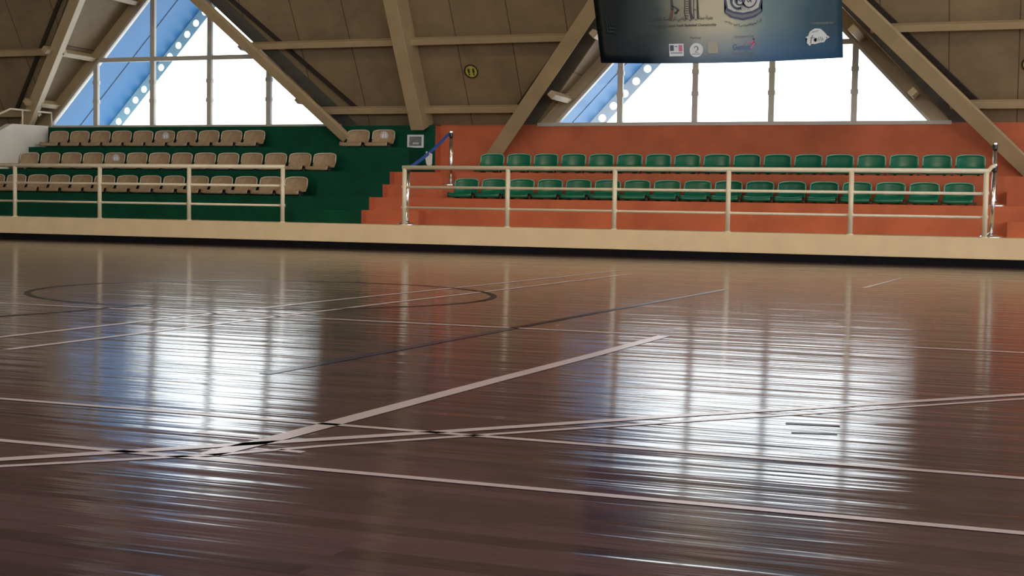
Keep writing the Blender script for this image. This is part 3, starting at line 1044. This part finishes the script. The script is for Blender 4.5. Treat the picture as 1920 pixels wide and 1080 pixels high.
M['banner'] = banner_material()
M['ink_dark'] = mat('dark_printed_ink', (0.02, 0.025, 0.035), 0.4, var=0.05)
M['ink_navy'] = mat('navy_printed_ink', (0.035, 0.045, 0.12), 0.4, var=0.05)
M['ink_grey'] = mat('grey_printed_ink', (0.13, 0.15, 0.18), 0.4, var=0.05)
M['ink_pale'] = mat('pale_printed_ink', (0.45, 0.47, 0.46), 0.4, var=0.05)
M['ink_red'] = mat('dark_red_printed_ink', (0.10, 0.02, 0.025), 0.4, var=0.05)
M['ink_pink'] = mat('pink_printed_ink', (0.50, 0.10, 0.22), 0.4, var=0.05)
M['ink_blue'] = mat('blue_printed_ink', (0.05, 0.10, 0.27), 0.4, var=0.05)
M['ink_sand'] = mat('sand_printed_ink', (0.30, 0.29, 0.25), 0.4, var=0.05)
M['ink_white'] = mat('white_printed_ink', (0.55, 0.60, 0.66), 0.4, var=0.05)

XB = -4.33
banner = thing('hanging_banner', 'blue and grey printed banner hanging above the green seats', 'banner', (XB, YB, 2.94))
bm = B()
nx, nz_ = 26, 8
G = []
for i in range(nx + 1):
    u = i / nx
    row = []
    for j in range(nz_ + 1):
        v = j / nz_
        x0 = -6.152 + (-6.152 + 6.292) * -v * 1.9
        x1 = -2.513 + (-0.048) * v * 1.9
        x = x0 + (x1 - x0) * u
        z = 2.976 - 0.038 * math.sin(math.pi * u) + v * 1.75
        y = 0.008 * math.sin(u * 11 + v * 3)
        row.append(bm.verts.new((x - XB, y, z - 2.94)))
    G.append(row)
for i in range(nx):
    for j in range(nz_):
        bm.faces.new([G[i][j], G[i + 1][j], G[i + 1][j + 1], G[i][j + 1]])
bmesh.ops.solidify(bm, geom=list(bm.faces), thickness=0.004)
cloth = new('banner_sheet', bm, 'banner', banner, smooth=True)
for x in (-6.35, -2.62):
    bm = B(); add_tube(bm, [(x - XB, 0, 1.75), (x - XB, 0, 6.25)], 0.008, 8)
    new('hanging_rope', bm, 'rope', banner, smooth=True)
bm = B(); add_tube(bm, [(-6.44 - XB, 0, 1.78), (-2.58 - XB, 0, 1.78)], 0.02, 10)
new('top_pole', bm, 'rail', banner, smooth=True)

YP = -0.016     # printed marks lie just proud of the sheet


def flat(name, polys, mt, z=YP, parent=None):
    bm = B()
    for pl in polys:
        vs = [bm.verts.new((x - XB, z, zz - 2.94)) for x, zz in pl]
        bm.faces.new(vs)
    bmesh.ops.triangulate(bm, faces=list(bm.faces))
    ge = bmesh.ops.extrude_face_region(bm, geom=list(bm.faces))
    bmesh.ops.translate(bm, verts=[v for v in ge['geom'] if isinstance(v, bmesh.types.BMVert)], vec=(0, 0.002, 0))
    return new(name, bm, mt, parent or banner)


def stroke(pts, w0, w1=None):
    """tapered brush stroke as one polygon"""
    w1 = w0 if w1 is None else w1
    a, b = [], []
    n = len(pts)
    for i, (x, z) in enumerate(pts):
        x2, z2 = pts[min(i + 1, n - 1)]; x1, z1 = pts[max(i - 1, 0)]
        dx, dz_ = x2 - x1, z2 - z1
        l = math.hypot(dx, dz_) or 1
        w = (w0 + (w1 - w0) * i / (n - 1)) / 2
        a.append((x - dz_ / l * w, z + dx / l * w)); b.append((x + dz_ / l * w, z - dx / l * w))
    return a + b[::-1]


def ell(cx, cz, rx, rz, n=24):
    return [(cx + rx * math.cos(2 * math.pi * k / n), cz + rz * math.sin(2 * math.pi * k / n)) for k in range(n)]


AR = {  # isolated, final, initial, medial presentation forms
    'ا': ('\uFE8D', '\uFE8E', None, None), 'ب': ('\uFE8F', '\uFE90', '\uFE91', '\uFE92'), 'ة': ('\uFE93', '\uFE94', None, None),
    'ت': ('\uFE95', '\uFE96', '\uFE97', '\uFE98'), 'ج': ('\uFE9D', '\uFE9E', '\uFE9F', '\uFEA0'), 'ح': ('\uFEA1', '\uFEA2', '\uFEA3', '\uFEA4'),
    'د': ('\uFEA9', '\uFEAA', None, None), 'ر': ('\uFEAD', '\uFEAE', None, None), 'س': ('\uFEB1', '\uFEB2', '\uFEB3', '\uFEB4'),
    'ش': ('\uFEB5', '\uFEB6', '\uFEB7', '\uFEB8'), 'ض': ('\uFEBD', '\uFEBE', '\uFEBF', '\uFEC0'), 'ط': ('\uFEC1', '\uFEC2', '\uFEC3', '\uFEC4'),
    'ع': ('\uFEC9', '\uFECA', '\uFECB', '\uFECC'), 'ف': ('\uFED1', '\uFED2', '\uFED3', '\uFED4'), 'ك': ('\uFED9', '\uFEDA', '\uFEDB', '\uFEDC'),
    'ل': ('\uFEDD', '\uFEDE', '\uFEDF', '\uFEE0'), 'م': ('\uFEE1', '\uFEE2', '\uFEE3', '\uFEE4'), 'ن': ('\uFEE5', '\uFEE6', '\uFEE7', '\uFEE8'),
    'و': ('\uFEED', '\uFEEE', None, None), 'ي': ('\uFEF1', '\uFEF2', '\uFEF3', '\uFEF4'), 'ئ': ('\uFE89', '\uFE8A', '\uFE8B', '\uFE8C'),
    'خ': ('\uFEA5', '\uFEA6', '\uFEA7', '\uFEA8')}


def arabic(s):
    out = []
    for i, ch in enumerate(s):
        if ch not in AR:
            out.append(ch); continue
        prev_join = i > 0 and s[i - 1] in AR and AR[s[i - 1]][2] is not None
        next_join = i + 1 < len(s) and s[i + 1] in AR and AR[ch][2] is not None
        f = AR[ch]
        out.append(f[3] if prev_join and next_join else f[1] if prev_join else f[2] if next_join else f[0])
    return ''.join(reversed(out))


def text(name, s, cx, cz, width, mt, height=None, rot=0.0, parent=None):
    cu = bpy.data.curves.new('lettering', 'FONT')
    cu.body = s; cu.align_x = 'CENTER'; cu.align_y = 'CENTER'; cu.extrude = 0.001; cu.size = 0.1
    cu.offset = 0.0016
    to = bpy.data.objects.new('lettering', cu)
    COL.objects.link(to)
    bpy.context.view_layer.update()
    me = bpy.data.meshes.new_from_object(to.evaluated_get(bpy.context.evaluated_depsgraph_get()))
    bpy.data.objects.remove(to)
    me.name = name
    xs = [v.co.x for v in me.vertices] or [0, 1]
    ys = [v.co.y for v in me.vertices] or [0, 1]
    sc_ = width / (max(xs) - min(xs)); mx, my = (max(xs) + min(xs)) / 2, (max(ys) + min(ys)) / 2
    sy = sc_ if height is None else height / (max(ys) - min(ys))
    c_, s_ = math.cos(rot), math.sin(rot)
    for v in me.vertices:
        x, y, z = (v.co.x - mx) * sc_, (v.co.y - my) * sy, v.co.z
        v.co = (x * c_ - y * s_, -z, x * s_ + y * c_)
    me.materials.clear(); me.materials.append(M[mt])
    o = bpy.data.objects.new(name, me); COL.objects.link(o)
    o.parent = parent or banner
    o.location = (cx - XB, YP - 0.002, cz - 2.94)
    return o


text('title_lettering', arabic('بطولة مجلس دبي الرياضي لكرة السلة للناشئين'), -4.905, 3.60, 0.95, 'ink_dark', 0.085)
text('title_lettering', 'Dubai Sports Council Youth Basketball Championship', -4.895, 3.502, 1.04, 'ink_dark', 0.050)
text('caption_lettering', 'Partner', -4.68, 3.318, 0.17, 'ink_grey', 0.042)
text('caption_lettering', 'Sponsored by', -3.955, 3.318, 0.29, 'ink_grey', 0.045)
text('caption_lettering', 'Organized by', -2.82, 3.478, 0.31, 'ink_grey', 0.050)
text('logo_lettering', 'Genius', -3.99, 3.165, 0.26, 'ink_blue', 0.085)
text('caption_lettering', 'Sporting School', -3.95, 3.075, 0.32, 'ink_grey', 0.036)
# arabic line bent under the crest
arc = 'تحت رعاية'
for i, wd in enumerate(['رياضي', 'دبي', 'مجلس', 'تحت']):
    pass
for wd, cx, cz, ro, wd_w in (('مجلس', -4.19, 3.535, -0.42, 0.12), ('دبي', -4.07, 3.492, -0.2, 0.09), ('الرياضي', -3.955, 3.478, 0.02, 0.14), ('بطولة', -3.83, 3.50, 0.22, 0.11), ('كرة', -3.735, 3.54, 0.42, 0.08)):
    text('crest_lettering', arabic(wd), cx, cz, wd_w, 'ink_dark', 0.045, rot=ro)
# calligraphic mark and striped tower mark (cut by the top of the photo)
flat('calligraphy_mark', [stroke([(-5.075, 3.58), (-5.068, 3.66), (-5.05, 3.75)], 0.042, 0.035)], 'ink_red')
flat('calligraphy_mark', [stroke([(-5.05, 3.74), (-5.055, 3.84), (-5.075, 3.93)], 0.045, 0.02), stroke([(-5.055, 3.80), (-4.99, 3.765), (-4.945, 3.725)], 0.02, 0.035),
                          stroke([(-4.965, 3.735), (-4.99, 3.70), (-4.975, 3.68)], 0.03, 0.02), stroke([(-5.01, 3.71), (-4.995, 3.68)], 0.03, 0.03)], 'ink_dark')
tower = [stroke([(-4.835, 3.59), (-4.865, 3.70), (-4.86, 3.95)], 0.018, 0.014), stroke([(-4.745, 3.60), (-4.775, 3.70), (-4.79, 3.95)], 0.045, 0.035),
         stroke([(-4.715, 3.60), (-4.725, 3.75), (-4.73, 3.95)], 0.016, 0.012), stroke([(-4.655, 3.60), (-4.668, 3.75), (-4.675, 3.95)], 0.032, 0.02), stroke([(-4.72, 3.735), (-4.69, 3.73)], 0.014)]
flat('tower_mark', tower, 'ink_dark')
flat('tower_stripes', [stroke([(-4.862 + 0.002 * k, 3.655 + 0.034 * k), (-4.80, 3.65 + 0.034 * k)], 0.010) for k in range(9)], 'ink_dark')
# crest: shield outline, pale field, ribbon, two coiled forms
sh_o = [(-4.275, 4.02), (-4.262, 3.85), (-4.235, 3.74), (-4.26, 3.675), (-4.16, 3.60), (-3.98, 3.555), (-3.80, 3.60), (-3.70, 3.675), (-3.725, 3.74), (-3.70, 3.85), (-3.685, 4.02)]
sh_i = [(-4.245, 4.02), (-4.232, 3.85), (-4.205, 3.735), (-4.12, 3.69), (-3.98, 3.665), (-3.84, 3.69), (-3.755, 3.735), (-3.73, 3.85), (-3.715, 4.02)]
crest = flat('crest_shield', [sh_o], 'ink_navy', YP)
flat('crest_field', [sh_i], 'ink_pale', YP - 0.003)
flat('crest_ribbon', [[(-4.245, 3.715), (-4.12, 3.655), (-3.98, 3.635), (-3.84, 3.655), (-3.715, 3.715), (-3.73, 3.67), (-3.83, 3.615), (-3.98, 3.585), (-4.13, 3.615), (-4.23, 3.67)]], 'ink_grey', YP - 0.004)
curl = lambda cx, cz, r_, a0, a1, w0, w1: stroke([(cx + r_ * math.cos(a0 + (a1 - a0) * k / 14), cz + r_ * 1.15 * math.sin(a0 + (a1 - a0) * k / 14)) for k in range(15)], w0, w1)
flat('crest_figure', [curl(-4.05, 3.86, 0.115, 2.6, 5.1, 0.03, 0.04), curl(-4.03, 3.86, 0.07, 2.4, 6.3, 0.03, 0.02), curl(-4.02, 3.87, 0.03, 2.4, 6.3, 0.02, 0.012),
                      curl(-3.89, 3.86, 0.105, 2.8, 6.4, 0.022, 0.022), stroke([(-3.90, 3.95), (-3.885, 3.86), (-3.86, 3.81)], 0.025, 0.012), stroke([(-3.93, 3.86), (-3.91, 3.82), (-3.85, 3.86)], 0.018, 0.018)], 'ink_navy', YP - 0.006)
flat('crest_rays', [stroke([(-3.97, 3.80), (-3.98 + dx, 3.69)], 0.006) for dx in (-0.11, -0.075, -0.035, 0.0, 0.035, 0.075, 0.11)], 'ink_grey', YP - 0.006)
# sponsor marks
card = flat('sponsor_card', [[(-5.09, 3.235), (-4.865, 3.235), (-4.855, 3.05), (-5.075, 3.05)]], 'ink_white')
flat('card_block', [[(-5.075, 3.215), (-5.015, 3.215), (-5.01, 3.13), (-5.07, 3.13)]], 'ink_navy', YP - 0.003)
flat('card_block', [[(-4.94, 3.215), (-4.885, 3.215), (-4.88, 3.12), (-4.935, 3.12)]], 'ink_pink', YP - 0.003)
flat('card_line', [stroke([(-5.06, 3.10), (-4.88, 3.098)], 0.010), stroke([(-5.0, 3.195), (-4.96, 3.195)], 0.012)], 'ink_navy', YP - 0.003)
flat('round_emblem', [ell(-4.668, 3.135, 0.102, 0.105)], 'ink_white')
flat('emblem_figure', [curl(-4.672, 3.155, 0.03, 2.8, -0.6, 0.014, 0.014), stroke([(-4.645, 3.14), (-4.69, 3.10), (-4.64, 3.10)], 0.012), stroke([(-4.73, 3.075), (-4.61, 3.075)], 0.010)], 'ink_grey', YP - 0.003)
flat('faint_emblem', [[(-4.49, 3.24), (-4.34, 3.24), (-4.335, 3.08), (-4.485, 3.08)]], 'ink_sand')
flat('leaping_figure', [stroke([(-3.90, 3.222), (-3.85, 3.228), (-3.80, 3.24)], 0.012, 0.03), stroke([(-3.80, 3.24), (-3.815, 3.19), (-3.85, 3.14)], 0.035, 0.012)], 'ink_pink')
flat('figure_head', [ell(-3.815, 3.275, 0.016, 0.018, 12)], 'ink_navy')
blob = [(-3.04, 3.20), (-3.03, 3.26), (-3.06, 3.28), (-3.02, 3.30), (-3.0, 3.36), (-2.93, 3.405), (-2.85, 3.40), (-2.79, 3.35), (-2.75, 3.30), (-2.71, 3.275), (-2.76, 3.25), (-2.79, 3.205), (-2.85, 3.20), (-2.92, 3.18), (-2.97, 3.185), (-2.99, 3.155)]
flat('organizer_emblem', [blob], 'ink_white')
flat('emblem_script', [stroke([(-2.98, 3.19), (-2.975, 3.25), (-2.955, 3.31)], 0.018, 0.012), stroke([(-2.99, 3.27), (-2.93, 3.275)], 0.010), curl(-2.915, 3.24, 0.022, 0.2, 5.5, 0.011, 0.011),
                       stroke([(-2.88, 3.22), (-2.87, 3.285), (-2.855, 3.22), (-2.84, 3.28)], 0.011), stroke([(-2.83, 3.22), (-2.815, 3.275), (-2.80, 3.23)], 0.011), stroke([(-2.97, 3.35), (-2.87, 3.375)], 0.008)], 'ink_grey', YP - 0.003)
flat('emblem_eye', [ell(-2.755, 3.272, 0.009, 0.009, 10)], 'ink_dark', YP - 0.003)

# ------------------------------------------------------------------ high bay lamps over the court
k = 0
spot = ['over the centre circle', 'over the far side of the court', 'over the near side of the court', 'over the court by the side wall']
for x, y in ((-10, 6), (-10, 14), (-2, 6), (-2, 14)):
    t = thing('high_bay_lamp', 'round grey high bay lamp hanging from the ceiling %s' % spot[k], 'lamp', (x, y, 8.3), 'high bay lamps over the court')
    k += 1
    bm = B(); add_lathe(bm, (0, 0, 0), [(0.28, 0.0), (0.27, 0.06), (0.14, 0.26), (0.12, 0.5), (0.0, 0.52)], 24)
    new('lamp_shade', bm, 'alu', t, smooth=True)
    bm = B(); add_tube(bm, [(0, 0, 0.5), (0, 0, 0.9)], 0.012, 8)
    new('cord', bm, 'dark_metal', t)
    ld = bpy.data.lights.new('lamp_light', 'AREA'); ld.shape = 'DISK'; ld.size = 0.5; ld.energy = 120; ld.color = (1.0, 0.80, 0.55)
    lo_ = bpy.data.objects.new('lamp_light', ld); COL.objects.link(lo_); lo_.parent = t; lo_.location = (0, 0, -0.01)
